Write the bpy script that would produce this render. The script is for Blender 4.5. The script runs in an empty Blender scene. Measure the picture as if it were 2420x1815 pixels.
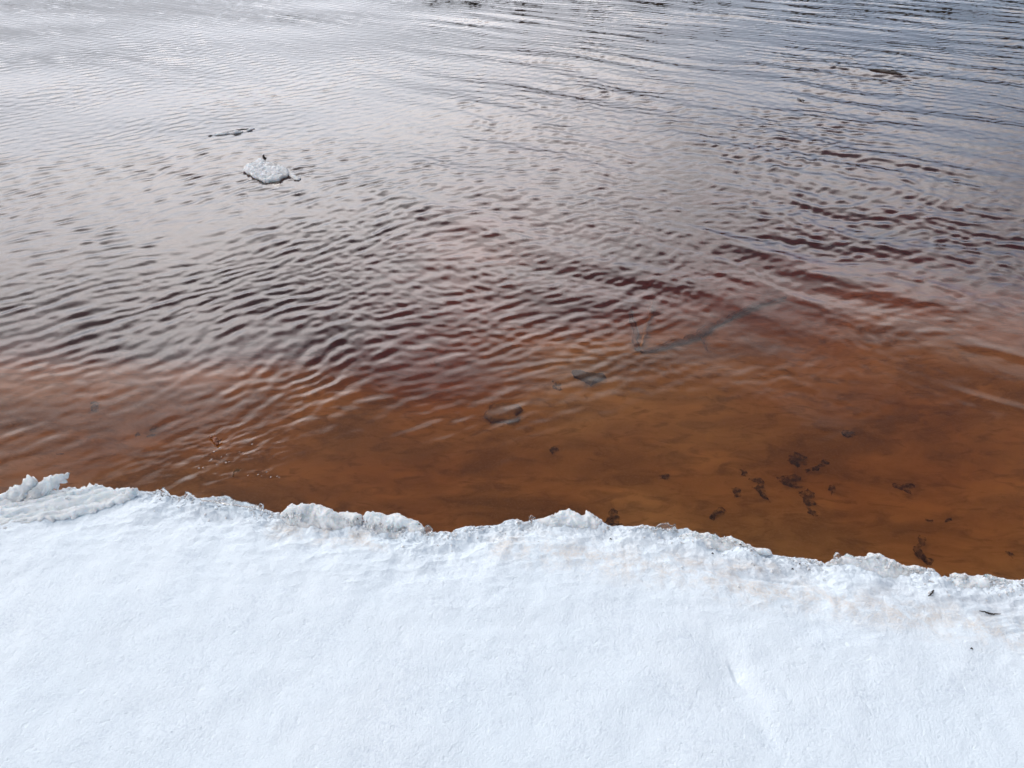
import bpy, bmesh, math, random
import numpy as np
from mathutils import Vector
from mathutils.geometry import delaunay_2d_cdt

scene = bpy.context.scene
R = math.radians

# ------------------------------------------------------------------ camera
CAM_Z = 1.75
PITCH = 36.0                      # degrees below the horizon
LENS = 26.0
cam_d = bpy.data.cameras.new("camera")
cam_d.lens = LENS
cam_d.sensor_width = 36.0
cam_d.clip_start = 0.02
cam_d.clip_end = 2000.0
cam = bpy.data.objects.new("camera", cam_d)
scene.collection.objects.link(cam)
cam.location = (0, 0, CAM_Z)
cam.rotation_euler = (R(90 - PITCH), 0, 0)
scene.camera = cam

# ------------------------------------------------------------------ sky: broken bright cloud over a pale blue sky
SUN_EL, SUN_AZ = 60.0, -50.0      # high sun, veiled by thin cloud, ahead and to the left
sun_dir = Vector((math.sin(R(SUN_AZ)) * math.cos(R(SUN_EL)), math.cos(R(SUN_AZ)) * math.cos(R(SUN_EL)), math.sin(R(SUN_EL))))
glow_dir = Vector((math.sin(R(-24)) * math.cos(R(26)), math.cos(R(-24)) * math.cos(R(26)), math.sin(R(26))))     # brightest part of the cloud bank
world = bpy.data.worlds.new("World")
scene.world = world
world.use_nodes = True
wt = world.node_tree
wt.nodes.clear()


def N(tree, kind, **props):
    n = tree.nodes.new(kind)
    for k, v in props.items():
        if k == "inp":
            for kk, vv in v.items():
                n.inputs[kk].default_value = vv
        else:
            setattr(n, k, v)
    return n


def ramp(tree, stops, interp="LINEAR"):
    n = tree.nodes.new("ShaderNodeValToRGB")
    n.color_ramp.interpolation = interp
    el = n.color_ramp.elements
    while len(el) < len(stops):
        el.new(0.5)
    for e, (p, c) in zip(el, stops):
        e.position = p
        e.color = c if len(c) == 4 else (*c, 1)
    return n


def mixc(tree, a, b, fac, blend="MIX"):
    n = tree.nodes.new("ShaderNodeMix")
    n.data_type = "RGBA"
    n.blend_type = blend
    for sock, v in ((n.inputs[6], a), (n.inputs[7], b), (n.inputs[0], fac)):
        if hasattr(v, "links"):
            tree.links.new(v, sock)
        elif isinstance(v, (int, float)):
            sock.default_value = v
        else:
            sock.default_value = (*v, 1) if len(v) == 3 else v
    return n.outputs[2]


def math_n(tree, op, a, b=0.0, c=0.0, clamp=False):
    n = tree.nodes.new("ShaderNodeMath")
    n.operation = op
    n.use_clamp = clamp
    for i, v in enumerate((a, b, c)):
        if hasattr(v, "links"):
            tree.links.new(v, n.inputs[i])
        else:
            n.inputs[i].default_value = v
    return n.outputs[0]


def sstep_n(tree, val, a, b):
    n = N(tree, "ShaderNodeMapRange", interpolation_type="SMOOTHSTEP", inp={"From Min": a, "From Max": b, "To Min": 0.0, "To Max": 1.0})
    tree.links.new(val, n.inputs["Value"])
    return n.outputs[0]


SKY_STRENGTH = 0.05
tc = N(wt, "ShaderNodeTexCoord")
sep = N(wt, "ShaderNodeSeparateXYZ")
wt.links.new(tc.outputs["Generated"], sep.inputs[0])
zc = math_n(wt, "ADD", math_n(wt, "MAXIMUM", sep.outputs[2], 0.0), 0.16)
cv = N(wt, "ShaderNodeCombineXYZ")
wt.links.new(math_n(wt, "DIVIDE", sep.outputs[0], zc), cv.inputs[0])
wt.links.new(math_n(wt, "DIVIDE", sep.outputs[1], zc), cv.inputs[1])
mp = N(wt, "ShaderNodeMapping", inp={"Location": (3.1, 1.7, 0.0)})
wt.links.new(cv.outputs[0], mp.inputs[0])
cn = N(wt, "ShaderNodeTexNoise", inp={"Scale": 0.55, "Detail": 7.0, "Roughness": 0.55, "Distortion": 0.3})
wt.links.new(mp.outputs[0], cn.inputs["Vector"])
# a bank of cloud stands on the horizon with an uneven top, scattered puffs in the blue above it
lim = math_n(wt, "ADD", math_n(wt, "MULTIPLY_ADD", cn.outputs["Fac"], 0.95, -0.015), math_n(wt, "MULTIPLY", sep.outputs[0], -0.27))
bank = sstep_n(wt, math_n(wt, "SUBTRACT", lim, sep.outputs[2]), -0.15, 0.11)
bank = math_n(wt, "MULTIPLY", bank, math_n(wt, "MULTIPLY_ADD", sstep_n(wt, sep.outputs[0], 0.15, 0.55), -0.15, 1.0))   # thinning out to the right
puff = math_n(wt, "MULTIPLY", sstep_n(wt, cn.outputs["Fac"], 0.55, 0.70), 0.5)
cover = math_n(wt, "MAXIMUM", math_n(wt, "MAXIMUM", bank, puff), 0.08)
low = math_n(wt, "MULTIPLY_ADD", sstep_n(wt, sep.outputs[2], 0.08, 0.45), 0.79, 0.21)
# cloud brightness: evenly lit deck, brighter towards the low bank ahead-left, apart from the sun
dot = N(wt, "ShaderNodeVectorMath", operation="DOT_PRODUCT")
wt.links.new(tc.outputs["Generated"], dot.inputs[0])
dot.inputs[1].default_value = glow_dir
glow = math_n(wt, "POWER", math_n(wt, "MAXIMUM", dot.outputs["Value"], 0.0), 4.0)
tex = math_n(wt, "MULTIPLY_ADD", cn.outputs["Fac"], 0.9, 0.55)
tex = math_n(wt, "MULTIPLY", tex, low)
bright = math_n(wt, "MULTIPLY", math_n(wt, "MULTIPLY_ADD", glow, 56.0, 36.0), tex)
cloud = N(wt, "ShaderNodeVectorMath", operation="SCALE")
warm = mixc(wt, (0.93, 0.965, 1.055), (1.01, 0.965, 0.965), sstep_n(wt, sep.outputs[2], 0.18, 0.42))    # greyer-blue base, warmer lit tops
wt.links.new(mixc(wt, warm, (0.74, 0.91, 1.17), math_n(wt, "MULTIPLY", sstep_n(wt, sep.outputs[0], 0.05, 0.45), math_n(wt, "SUBTRACT", 1.0, sstep_n(wt, sep.outputs[2], 0.16, 0.36)))), cloud.inputs[0])   # thinner, bluer veil to the right
wt.links.new(bright, cloud.inputs["Scale"])
sky = N(wt, "ShaderNodeTexSky", sky_type="NISHITA", sun_disc=False, sun_elevation=R(SUN_EL), sun_rotation=R(SUN_AZ),
        altitude=50.0, air_density=1.0, dust_density=1.5, ozone_density=1.5)
skymix = mixc(wt, sky.outputs[0], cloud.outputs[0], cover)
bg = N(wt, "ShaderNodeBackground", inp={"Strength": SKY_STRENGTH})
wt.links.new(skymix, bg.inputs[0])
wo = N(wt, "ShaderNodeOutputWorld")
wt.links.new(bg.outputs[0], wo.inputs[0])

sun_d = bpy.data.lights.new("sun", "SUN")
sun_d.energy = 0.5
sun_d.angle = R(20)
sun_d.color = (1.0, 0.95, 0.88)
sun = bpy.data.objects.new("sun", sun_d)
scene.collection.objects.link(sun)
sun.rotation_euler = sun_dir.to_track_quat("Z", "Y").to_euler()

scene.view_settings.view_transform = "Standard"
scene.view_settings.look = "None"
scene.view_settings.exposure = 0.26
scene.view_settings.gamma = 1.0
scene.view_settings.use_curve_mapping = False
scene.cycles.use_denoising = True
scene.cycles.max_bounces = 7
scene.cycles.diffuse_bounces = 3
scene.cycles.glossy_bounces = 3
scene.cycles.transmission_bounces = 6
scene.cycles.volume_bounces = 0
scene.cycles.caustics_refractive = True
scene.cycles.caustics_reflective = True
scene.cycles.blur_glossy = 0.3
scene.cycles.adaptive_threshold = 0.03

# ------------------------------------------------------------------ helpers
F_PX = 2420 * LENS / 36.0
cp, sp = math.cos(R(PITCH)), math.sin(R(PITCH))


def ray(px, py):
    """World direction of the sight line through a point of the 2420 x 1815 photograph."""
    u = (np.asarray(px, float) - 1210.0) / F_PX
    v = (907.5 - np.asarray(py, float)) / F_PX
    d = np.stack([u, cp + v * sp, -sp + v * cp], -1)
    return d / np.linalg.norm(d, axis=-1, keepdims=True)


def at_z(px, py, z=0.0):
    d = ray(px, py)
    t = (np.asarray(z, float) - CAM_Z) / d[..., 2]
    p = d * t[..., None]
    p[..., 2] += CAM_Z
    return p


def to_px(p):
    p = np.asarray(p, float)
    x, y, z = p[..., 0], p[..., 1], p[..., 2] - CAM_Z
    depth = y * cp - z * sp
    up = y * sp + z * cp
    return 1210 + F_PX * x / depth, 907.5 - F_PX * up / depth


def _hash(ix, iy, seed):
    h = (ix.astype(np.int64) * 374761393 + iy.astype(np.int64) * 668265263 + seed * 974634777) & 0xFFFFFFFF
    h = ((h ^ (h >> 13)) * 1274126177) & 0xFFFFFFFF
    h = ((h ^ (h >> 16)) * 2246822519) & 0xFFFFFFFF
    return (h ^ (h >> 15)) & 0xFFFFFFFF


def gnoise(x, y, seed=0):
    x0, y0 = np.floor(x), np.floor(y)
    fx, fy = x - x0, y - y0
    ux, uy = fx * fx * fx * (fx * (fx * 6 - 15) + 10), fy * fy * fy * (fy * (fy * 6 - 15) + 10)

    def g(dx, dy):
        a = _hash(x0 + dx, y0 + dy, seed) * (2 * math.pi / 4294967296.0)
        return np.cos(a) * (fx - dx) + np.sin(a) * (fy - dy)
    n0 = g(0, 0) * (1 - ux) + g(1, 0) * ux
    n1 = g(0, 1) * (1 - ux) + g(1, 1) * ux
    return (n0 * (1 - uy) + n1 * uy) * 1.5


def fbm(x, y, scale, octaves=4, seed=0, gain=0.5):
    out, a, f = 0.0, 1.0, 1.0 / scale
    for o in range(octaves):
        out = out + a * gnoise(x * f + 13.7 * o, y * f - 7.1 * o, seed + o)
        a *= gain
        f *= 2.03
    return out


def sstep(a, b, x):
    t = np.clip((x - a) / (b - a), 0, 1)
    return t * t * (3 - 2 * t)


def grid_faces(nr, nc):
    i = np.arange(nr - 1)[:, None] * nc + np.arange(nc - 1)[None, :]
    return np.stack([i, i + 1, i + nc + 1, i + nc], -1).reshape(-1, 4)


def make_mesh(name, verts, quads=None, extra=(), smooth=True):
    """Fast mesh from numpy arrays: quads (n,4) plus extra polygons."""
    me = bpy.data.meshes.new(name)
    quads = np.zeros((0, 4), int) if quads is None else np.asarray(quads)
    loops = [quads.reshape(-1)]
    sizes = [np.full(len(quads), quads.shape[1] if len(quads) else 4)]
    for f in extra:
        loops.append(np.asarray(f))
        sizes.append(np.array([len(f)]))
    loops, sizes = np.concatenate(loops).astype(np.int32), np.concatenate(sizes).astype(np.int32)
    me.vertices.add(len(verts))
    me.vertices.foreach_set("co", np.asarray(verts, np.float32).ravel())
    me.loops.add(len(loops))
    me.loops.foreach_set("vertex_index", loops)
    me.polygons.add(len(sizes))
    starts = np.concatenate([[0], np.cumsum(sizes)[:-1]]).astype(np.int32)
    me.polygons.foreach_set("loop_start", starts)
    me.polygons.foreach_set("use_smooth", np.full(len(sizes), bool(smooth)))
    me.update(calc_edges=True)
    me.validate()
    return me


def link(name, me, mat, parent=None):
    o = bpy.data.objects.new(name, me)
    scene.collection.objects.link(o)
    if mat:
        me.materials.append(mat)
    if parent:
        o.parent = parent
    return o


def tag(o, label=None, cat=None, group=None, kind=None):
    for k, v in (("label", label), ("category", cat), ("group", group), ("kind", kind)):
        if v:
            o[k] = v
    return o


# ------------------------------------------------------------------ materials
def new_mat(name):
    m = bpy.data.materials.new(name)
    m.use_nodes = True
    t = m.node_tree
    t.nodes.clear()
    out = N(t, "ShaderNodeOutputMaterial")
    return m, t, out


def obj_coords(t):
    return N(t, "ShaderNodeTexCoord").outputs["Object"]


def noise_n(t, vec, scale, detail=4, rough=0.55, dist=0.0):
    n = N(t, "ShaderNodeTexNoise", inp={"Scale": scale, "Detail": detail, "Roughness": rough, "Distortion": dist})
    t.links.new(vec, n.inputs["Vector"])
    return n.outputs["Fac"]


def snow_mat():
    m, t, out = new_mat("snow")
    vec = obj_coords(t)
    att = N(t, "ShaderNodeAttribute", attribute_name="stain")
    sp_ = N(t, "ShaderNodeSeparateColor")
    t.links.new(att.outputs["Color"], sp_.inputs[0])
    dirt, wet = sp_.outputs[0], sp_.outputs[1]
    fine = noise_n(t, vec, 130, 4, 0.65, 0.15)
    mid = noise_n(t, vec, 22, 5, 0.6, 0.5)
    big = noise_n(t, vec, 3.0, 3)
    # coarse translucent grains between the white ones
    gr = ramp(t, [(0.40, (1,) * 3), (0.53, (0,) * 3)])
    t.links.new(fine, gr.inputs[0])
    pat = ramp(t, [(0.42, (0.0,) * 3), (0.66, (1,) * 3)])
    t.links.new(math_n(t, 'ADD', math_n(t, 'MULTIPLY', mid, 0.5), math_n(t, 'MULTIPLY', noise_n(t, vec, 6.5, 3), 0.5)), pat.inputs[0])
    grain = math_n(t, "MULTIPLY", gr.outputs[0], pat.outputs[0])
    base = mixc(t, (0.755, 0.868, 0.945), (0.815, 0.895, 0.95), big)
    base = mixc(t, base, (0.62, 0.71, 0.80), math_n(t, "MULTIPLY", grain, 0.75))
    wf = math_n(t, "MULTIPLY", wet, math_n(t, "MULTIPLY_ADD", mid, 1.5, -0.1, clamp=True))
    base = mixc(t, base, (0.60, 0.65, 0.70), wf)
    df = math_n(t, "MULTIPLY", math_n(t, "MULTIPLY", dirt, ramp_out(t, mid, 0.40, 0.60)), math_n(t, "MULTIPLY_ADD", fine, 2.6, -0.55, clamp=True))
    base = mixc(t, base, (0.70, 0.61, 0.51), df)
    b = N(t, "ShaderNodeBsdfPrincipled", inp={"Roughness": 0.62, "Specular IOR Level": 0.3, "Subsurface Weight": 0.0,
                                            "Subsurface Radius": (0.8, 1.0, 1.2)})
    t.links.new(base, b.inputs["Base Color"])
    bmp = N(t, "ShaderNodeBump", inp={"Strength": 0.5, "Distance": 0.0028})
    vor = N(t, "ShaderNodeTexVoronoi", inp={"Scale": 210.0, "Randomness": 1.0})
    t.links.new(vec, vor.inputs["Vector"])
    pits = ramp_out(t, noise_n(t, vec, 48, 3, 0.5), 0.40, 0.30)
    hgt = math_n(t, "ADD", math_n(t, "MULTIPLY", fine, 1.2), math_n(t, "MULTIPLY", vor.outputs["Distance"], -0.55))
    hgt = math_n(t, "SUBTRACT", hgt, math_n(t, "MULTIPLY", pits, 0.7))
    t.links.new(hgt, bmp.inputs["Height"])
    t.links.new(bmp.outputs[0], b.inputs["Normal"])
    t.links.new(b.outputs[0], out.inputs[0])
    return m


def ice_mat(name, col, trans, rough, stain=None, bump=0.5, scale=60):
    m, t, out = new_mat(name)
    vec = obj_coords(t)
    mid = noise_n(t, vec, 18, 5, 0.6, 0.6)
    fine = noise_n(t, vec, scale, 6, 0.7, 0.6)
    base = mixc(t, [c * 0.88 for c in col], col, ramp_out(t, mid, 0.35, 0.55))
    if stain:
        base = mixc(t, base, stain, math_n(t, "MULTIPLY", ramp_out(t, noise_n(t, vec, 9, 5, 0.65), 0.5, 0.72), 0.75))
    b = N(t, "ShaderNodeBsdfPrincipled", inp={"Roughness": rough, "IOR": 1.31, "Transmission Weight": trans,
                                            "Subsurface Weight": 0.75, "Subsurface Scale": 0.03, "Subsurface Radius": (0.8, 1.0, 1.15)})
    t.links.new(base, b.inputs["Base Color"])
    if trans < 0.9:
        t.links.new(math_n(t, "MULTIPLY", ramp_out(t, mid, 0.62, 0.38), trans), b.inputs["Transmission Weight"])
    bmp = N(t, "ShaderNodeBump", inp={"Strength": bump, "Distance": 0.006})
    t.links.new(fine, bmp.inputs["Height"])
    t.links.new(bmp.outputs[0], b.inputs["Normal"])
    t.links.new(b.outputs[0], out.inputs[0])
    return m


def ramp_out(t, val, a, b):
    n = N(t, "ShaderNodeMapRange", inp={"From Min": a, "From Max": b, "To Min": 0.0, "To Max": 1.0})
    n.clamp = True
    t.links.new(val, n.inputs["Value"])
    return n.outputs[0]


def plain_mat(name, c1, c2, scale=40, rough=0.7, bump=0.4, spec=0.5, blur_alpha=0.0):
    m, t, out = new_mat(name)
    vec = obj_coords(t)
    f = noise_n(t, vec, scale, 5, 0.6)
    b = N(t, "ShaderNodeBsdfPrincipled", inp={"Roughness": rough, "Specular IOR Level": spec})
    t.links.new(mixc(t, c1, c2, ramp_out(t, f, 0.35, 0.65)), b.inputs["Base Color"])
    bmp = N(t, "ShaderNodeBump", inp={"Strength": bump, "Distance": 0.003})
    t.links.new(f, bmp.inputs["Height"])
    t.links.new(bmp.outputs[0], b.inputs["Normal"])
    if blur_alpha:                       # half see-through rotted tissue, standing in for the blur of the water
        t.links.new(ramp_out(t, noise_n(t, vec, 55, 4, 0.6), 0.5 * blur_alpha + 0.22, 0.5 * blur_alpha - 0.12), b.inputs["Alpha"])
    t.links.new(b.outputs[0], out.inputs[0])
    return m


def water_mat():
    m, t, out = new_mat("peaty_water")
    vec = obj_coords(t)
    g = N(t, "ShaderNodeBsdfGlass", inp={"Roughness": 0.0, "IOR": 1.333, "Color": (1, 1, 1, 1)})
    t.links.new(g.outputs[0], out.inputs["Surface"])
    v = N(t, "ShaderNodeVolumeAbsorption", inp={"Color": WATER_TINT, "Density": WATER_DENSITY})
    t.links.new(v.outputs[0], out.inputs["Volume"])
    return m


def sand_mat():
    m, t, out = new_mat("sand_bed")
    vec = obj_coords(t)
    mpn = N(t, "ShaderNodeMapping", inp={"Scale": (1.0, 2.2, 1.0), "Rotation": (0, 0, R(18))})
    t.links.new(vec, mpn.inputs[0])
    big = noise_n(t, mpn.outputs[0], 2.2, 6, 0.6, 0.6)
    mid = noise_n(t, mpn.outputs[0], 9.0, 5, 0.6, 0.8)
    fine = noise_n(t, vec, 120, 3)
    base = mixc(t, (0.29, 0.215, 0.13), (0.57, 0.445, 0.29), ramp_out(t, big, 0.34, 0.64))
    base = mixc(t, base, (0.20, 0.15, 0.10), math_n(t, "MULTIPLY", ramp_out(t, mid, 0.50, 0.66), 0.6))
    base = mixc(t, base, (0.60, 0.50, 0.38), math_n(t, "MULTIPLY", ramp_out(t, fine, 0.5, 0.75), 0.25))
    b = N(t, "ShaderNodeBsdfPrincipled", inp={"Roughness": 0.9, "Specular IOR Level": 0.1})
    t.links.new(base, b.inputs["Base Color"])
    t.links.new(b.outputs[0], out.inputs[0])
    return m


WATER_TINT = (0.78, 0.475, 0.0, 1)     # absorption per channel = (1 - tint) * density
WATER_DENSITY = 6.4
M_SNOW = snow_mat()
M_ICE = ice_mat("white_ice", (0.83, 0.905, 0.955), 0.04, 0.42, None, 0.6, 70)
M_CRUMB = ice_mat("crumbled_ice", (0.83, 0.905, 0.955), 0.0, 0.5, None, 0.2, 70)
M_FIN = ice_mat("glassy_ice", (0.83, 0.91, 0.965), 0.40, 0.30, None, 0.6, 50)
M_ICE_DIRTY = ice_mat("stained_ice", (0.84, 0.895, 0.925), 0.10, 0.42, (0.76, 0.73, 0.65), 0.7, 80)
M_CLEAR = ice_mat("clear_ice", (0.93, 0.965, 0.98), 0.95, 0.12, None, 0.35, 30)
M_FLOE = ice_mat("floating_ice", (0.80, 0.83, 0.85), 0.2, 0.5, (0.45, 0.42, 0.38), 0.9, 45)
M_WATER = water_mat()
M_SAND = sand_mat()
M_LEAF = plain_mat("waterlogged_leaf", (0.07, 0.050, 0.030), (0.17, 0.12, 0.07), 60, 0.9, 0.4, 0.0, 0.75)
M_TWIG = plain_mat("dark_wet_twig", (0.018, 0.013, 0.010), (0.05, 0.035, 0.026), 60, 0.45)
M_PALE = plain_mat("peeled_stick", (0.42, 0.30, 0.17), (0.55, 0.42, 0.27), 30, 0.9, 0.4, 0.0)
M_HUSK = plain_mat("brown_husk", (0.14, 0.045, 0.018), (0.30, 0.11, 0.05), 120, 0.45)
M_STONE = plain_mat("dark_stone", (0.11, 0.085, 0.08), (0.17, 0.14, 0.125), 25, 0.9, 0.4, 0.0)
M_SILT = plain_mat("silted_stone", (0.27, 0.19, 0.14), (0.34, 0.25, 0.18), 25, 0.9, 0.4, 0.0)
M_SUNK = plain_mat("sunken_wood", (0.17, 0.10, 0.055), (0.26, 0.155, 0.09), 60, 0.9, 0.4, 0.0)
M_BARK = plain_mat("bark", (0.035, 0.025, 0.018), (0.07, 0.05, 0.035), 4)
M_NEEDLE = plain_mat("conifer_needles", (0.010, 0.018, 0.010), (0.028, 0.042, 0.022), 2)

# ------------------------------------------------------------------ shore line: the lip of the ice, traced along its crest
LIP = [(-400, 1185), (-60, 1172), (0, 1176), (40, 1168), (80, 1164), (145, 1159), (188, 1156), (217, 1148), (231, 1146), (246, 1153), (275, 1156), (307, 1154), (336, 1160), (362, 1162),
       (378, 1158), (390, 1163), (401, 1170), (423, 1174), (439, 1171), (456, 1174), (470, 1177), (513, 1178), (532, 1177), (550, 1184), (579, 1190), (607, 1198), (636, 1207), (665, 1216),
       (700, 1216), (760, 1218), (820, 1226), (870, 1236), (930, 1246), (990, 1254), (1023, 1259), (1039, 1257), (1068, 1257), (1080, 1249), (1104, 1245), (1145, 1242), (1178, 1241),
       (1198, 1229), (1218, 1227), (1239, 1233), (1251, 1231), (1267, 1227), (1292, 1223), (1312, 1217), (1328, 1209), (1344, 1207), (1365, 1215), (1377, 1219), (1387, 1211), (1401, 1217),
       (1418, 1227), (1428, 1237), (1438, 1243), (1462, 1241), (1495, 1244), (1520, 1240), (1547, 1247), (1575, 1252), (1598, 1250), (1626, 1247), (1644, 1260), (1672, 1263), (1700, 1275),
       (1723, 1273), (1750, 1284), (1778, 1296), (1815, 1304), (1824, 1311), (1861, 1315), (1898, 1320), (1926, 1322), (1949, 1332), (1972, 1321), (1999, 1316), (2027, 1318), (2050, 1316),
       (2055, 1310), (2078, 1312), (2105, 1327), (2142, 1341), (2175, 1343), (2202, 1348), (2225, 1362), (2244, 1364), (2253, 1357), (2276, 1360), (2322, 1364), (2359, 1371), (2420, 1373),
       (2480, 1385), (2900, 1450)]
LIPX, LIPY = np.array(LIP, float).T


def smooth1(a, w):
    k = np.hanning(2 * w + 3)
    k /= k.sum()
    return np.convolve(np.pad(a, w + 1, mode="edge"), k, "valid")


pxs = np.concatenate([np.linspace(-400, -40, 60), np.linspace(-36, 2456, 1150), np.linspace(2462, 2900, 60)])
pys = np.interp(pxs, LIPX, LIPY)
pys = pys + 3.0 * fbm(pxs, pxs * 0, 14, 3, 5) + 1.6 * fbm(pxs, pxs * 0, 40, 2, 9)
z_lip = 0.150 + 0.018 * fbm(pxs, pxs * 0, 420, 2, 3)
lip = at_z(pxs, pys, z_lip)
order = np.argsort(lip[:, 0])
lip = lip[order]
left_x = np.array([-60, -25, -12, -6, -3.5])
right_x = np.array([3.5, 6, 12, 25, 60])
lx, ly, lz = lip.T
slope = -0.13
lx_all = np.concatenate([left_x, lx, right_x])
ly_all = np.concatenate([ly[0] + slope * (left_x - lx[0]) * 0.6, ly, ly[-1] + slope * (right_x - lx[-1])])
lz_all = np.concatenate([np.full(5, lz[0]), lz, np.full(5, lz[-1])])
ly_smooth = np.concatenate([ly_all[:5], smooth1(ly, 45), ly_all[-5:]])
ly_soft = np.concatenate([ly_all[:5], smooth1(ly, 160), ly_all[-5:]])


def lip_y(x):
    return np.interp(x, lx_all, ly_soft)


# ------------------------------------------------------------------ snow bank
def band(px, py, pts, width):
    """Soft strip (0..1) along a line drawn on the ground, given by its points."""
    best = np.full(px.shape, 1e9)
    for (x0, y0), (x1, y1) in zip(pts[:-1], pts[1:]):
        dx, dy = x1 - x0, y1 - y0
        t = np.clip(((px - x0) * dx + (py - y0) * dy) / (dx * dx + dy * dy), 0, 1)
        best = np.minimum(best, np.hypot(px - x0 - t * dx, py - y0 - t * dy))
    return np.clip(1 - best / width, 0, 1)


def build_bank():
    d_back = np.concatenate([np.linspace(0, 0.30, 130)[:-1], np.linspace(0.30, 1.25, 190), [1.4, 1.7, 2.3, 3.5, 6, 12, 25, 45]])
    fr = [(0.003, -0.006), (0.003, -0.014), (-0.002, -0.024), (-0.012, -0.036), (-0.03, -0.05), (-0.06, -0.075), (-0.10, -0.11), (-0.12, -0.16), (-0.12, -0.45)]
    nc = len(lx_all)
    X = np.repeat(lx_all[None, :], len(d_back), 0)
    D = np.repeat(d_back[:, None], nc, 1)
    Y = ly_smooth[None, :] + (ly_all - ly_smooth)[None, :] * np.exp(-D / 0.05) - D
    dens = np.ones(nc)
    dens[:6] = 0
    dens[-6:] = 0
    Z = lz_all[None, :] * np.exp(-D / 0.25) + 0.185 * (1 - np.exp(-D / 0.25))
    edge = np.exp(-D / 0.16)
    near0 = 1 - np.exp(-D / 0.012)
    lump = fbm(X, Y, 0.16, 4, 21)
    ridge = 1 - np.abs(fbm(X * 0.6, Y * 1.3, 0.11, 3, 33))
    Z += dens * near0 * edge * (0.020 * lump + 0.018 * (ridge - 0.6))
    Z += dens * near0 * np.exp(-D / 0.06) * 0.009 * fbm(X, Y, 0.035, 4, 40, 0.6)
    Z += dens * near0 * (0.0001 + 0.0050 * np.exp(-D / 0.035)) * (1 - 2 * np.abs(fbm(X, Y, 0.014, 3, 44, 0.6)))
    Z += (1 - edge) * (0.007 * fbm(X, Y, 0.7, 3, 50) + dens * 0.0022 * fbm(X, Y, 0.11, 3, 55))
    # layered strand lines parallel to the edge on the right
    side = sstep(0.0, 0.9, X)
    Z += dens * side * near0 * np.exp(-((D - 0.12) / 0.09) ** 2) * 0.0028 * (1 - 2.2 * np.abs(fbm(X / 9.0, D + 0.06 * fbm(X, Y, 0.5, 3, 61), 0.055, 4, 62, 0.6)))
    P = np.stack([X, Y, Z], -1)
    px, py = to_px(P)
    # shallow old footprint: a soft hollow with a crease on its right side
    fc = at_z(1722, 1570, 0.185)
    fx, fy = (X - fc[0]), (Y - fc[1])
    fa = R(12)
    u, v = fx * math.cos(fa) + fy * math.sin(fa), -fx * math.sin(fa) + fy * math.cos(fa)
    Z -= 0.010 * np.exp(-((u / 0.05) ** 2 + (v / 0.12) ** 2))
    c0 = at_z(1738, 1580, 0.185)
    u2, v2 = X - c0[0] + 0.13 * (Y - c0[1]), Y - c0[1]
    Z -= 0.0055 * np.exp(-((v2 / 0.035) ** 2)) * np.where(u2 < 0, np.exp(-(u2 / 0.006) ** 2), np.exp(-(u2 / 0.026) ** 2))
    u3 = X - at_z(1815, 1735, 0.185)[0] + 0.2 * (Y - at_z(1815, 1735, 0.185)[1])
    v3 = Y - at_z(1815, 1735, 0.185)[1]
    Z -= 0.005 * np.exp(-(u3 / 0.02) ** 2 - (v3 / 0.03) ** 2)
    # front rows: the undercut face of the ice down into the water
    jag = 0.004 * fbm(lx_all, lx_all * 0, 0.03, 3, 70)
    FX, FY, FZ = [], [], []
    for k, (dy, dz) in enumerate(fr):
        w = 0.012 * fbm(lx_all, lx_all * 0 + k * 0.35, 0.07, 3, 71)
        wk = sstep(0, 4, k)
        FX.append(lx_all)
        FY.append(ly_all + dy + w * wk)
        FZ.append(lz_all + dz + jag * (k > 0) * 0.5)
    P = np.concatenate([np.stack([np.array(FX), np.array(FY), np.array(FZ)], -1)[::-1], np.stack([X, Y, Z], -1)], 0)
    nr = P.shape[0]
    # stains: tan scum lines and grey wet ice, with a shape of their own
    px, py = to_px(P.reshape(-1, 3))
    ok = np.abs(px) < 6000
    px, py = np.where(ok, px, 9999), np.where(ok, py, 9999)
    dirt = 0.62 * band(px, py, [(1250, 1290), (1380, 1320), (1600, 1345), (1760, 1385), (1960, 1420), (2200, 1460), (2420, 1500), (2700, 1560)], 62)
    dirt = np.maximum(dirt, 0.8 * band(px, py, [(650, 1250), (760, 1262), (900, 1275)], 35))
    dirt = np.maximum(dirt, 0.6 * band(px, py, [(1170, 1300), (1230, 1270)], 45))
    dirt = np.maximum(dirt, 0.75 * band(px, py, [(1520, 1310), (1640, 1330), (1830, 1345)], 22))
    wet = 0.9 * band(px, py, [(1620, 1320), (1720, 1345), (1830, 1350), (1960, 1340)], 45)
    wet = np.maximum(wet, 0.75 * band(px, py, [(2080, 1400), (2200, 1415), (2330, 1420), (2500, 1440)], 60))
    wet = np.maximum(wet, 0.5 * band(px, py, [(440, 1205), (500, 1215), (600, 1240)], 25))
    wet = np.maximum(wet, 0.45 * band(px, py, [(1350, 1240), (1440, 1265), (1560, 1270)], 35))
    rim = np.concatenate([np.full((len(fr), nc), 0.6), 0.6 * np.exp(-D / 0.018)], 0).ravel()
    wet = np.maximum(wet, rim)
    me = make_mesh("snow_bank", P.reshape(-1, 3), grid_faces(nr, nc)[:, ::-1])
    col = np.zeros((nr * nc, 4), np.float32)
    col[:, 0], col[:, 1], col[:, 3] = dirt, wet, 1
    a = me.color_attributes.new("stain", "FLOAT_COLOR", "POINT")
    a.data.foreach_set("color", col.ravel())
    o = link("snow_bank", me, M_SNOW)
    return tag(o, "white snow bank with a ragged icy lip above the brown water", None, None, "structure")


build_bank()


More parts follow.
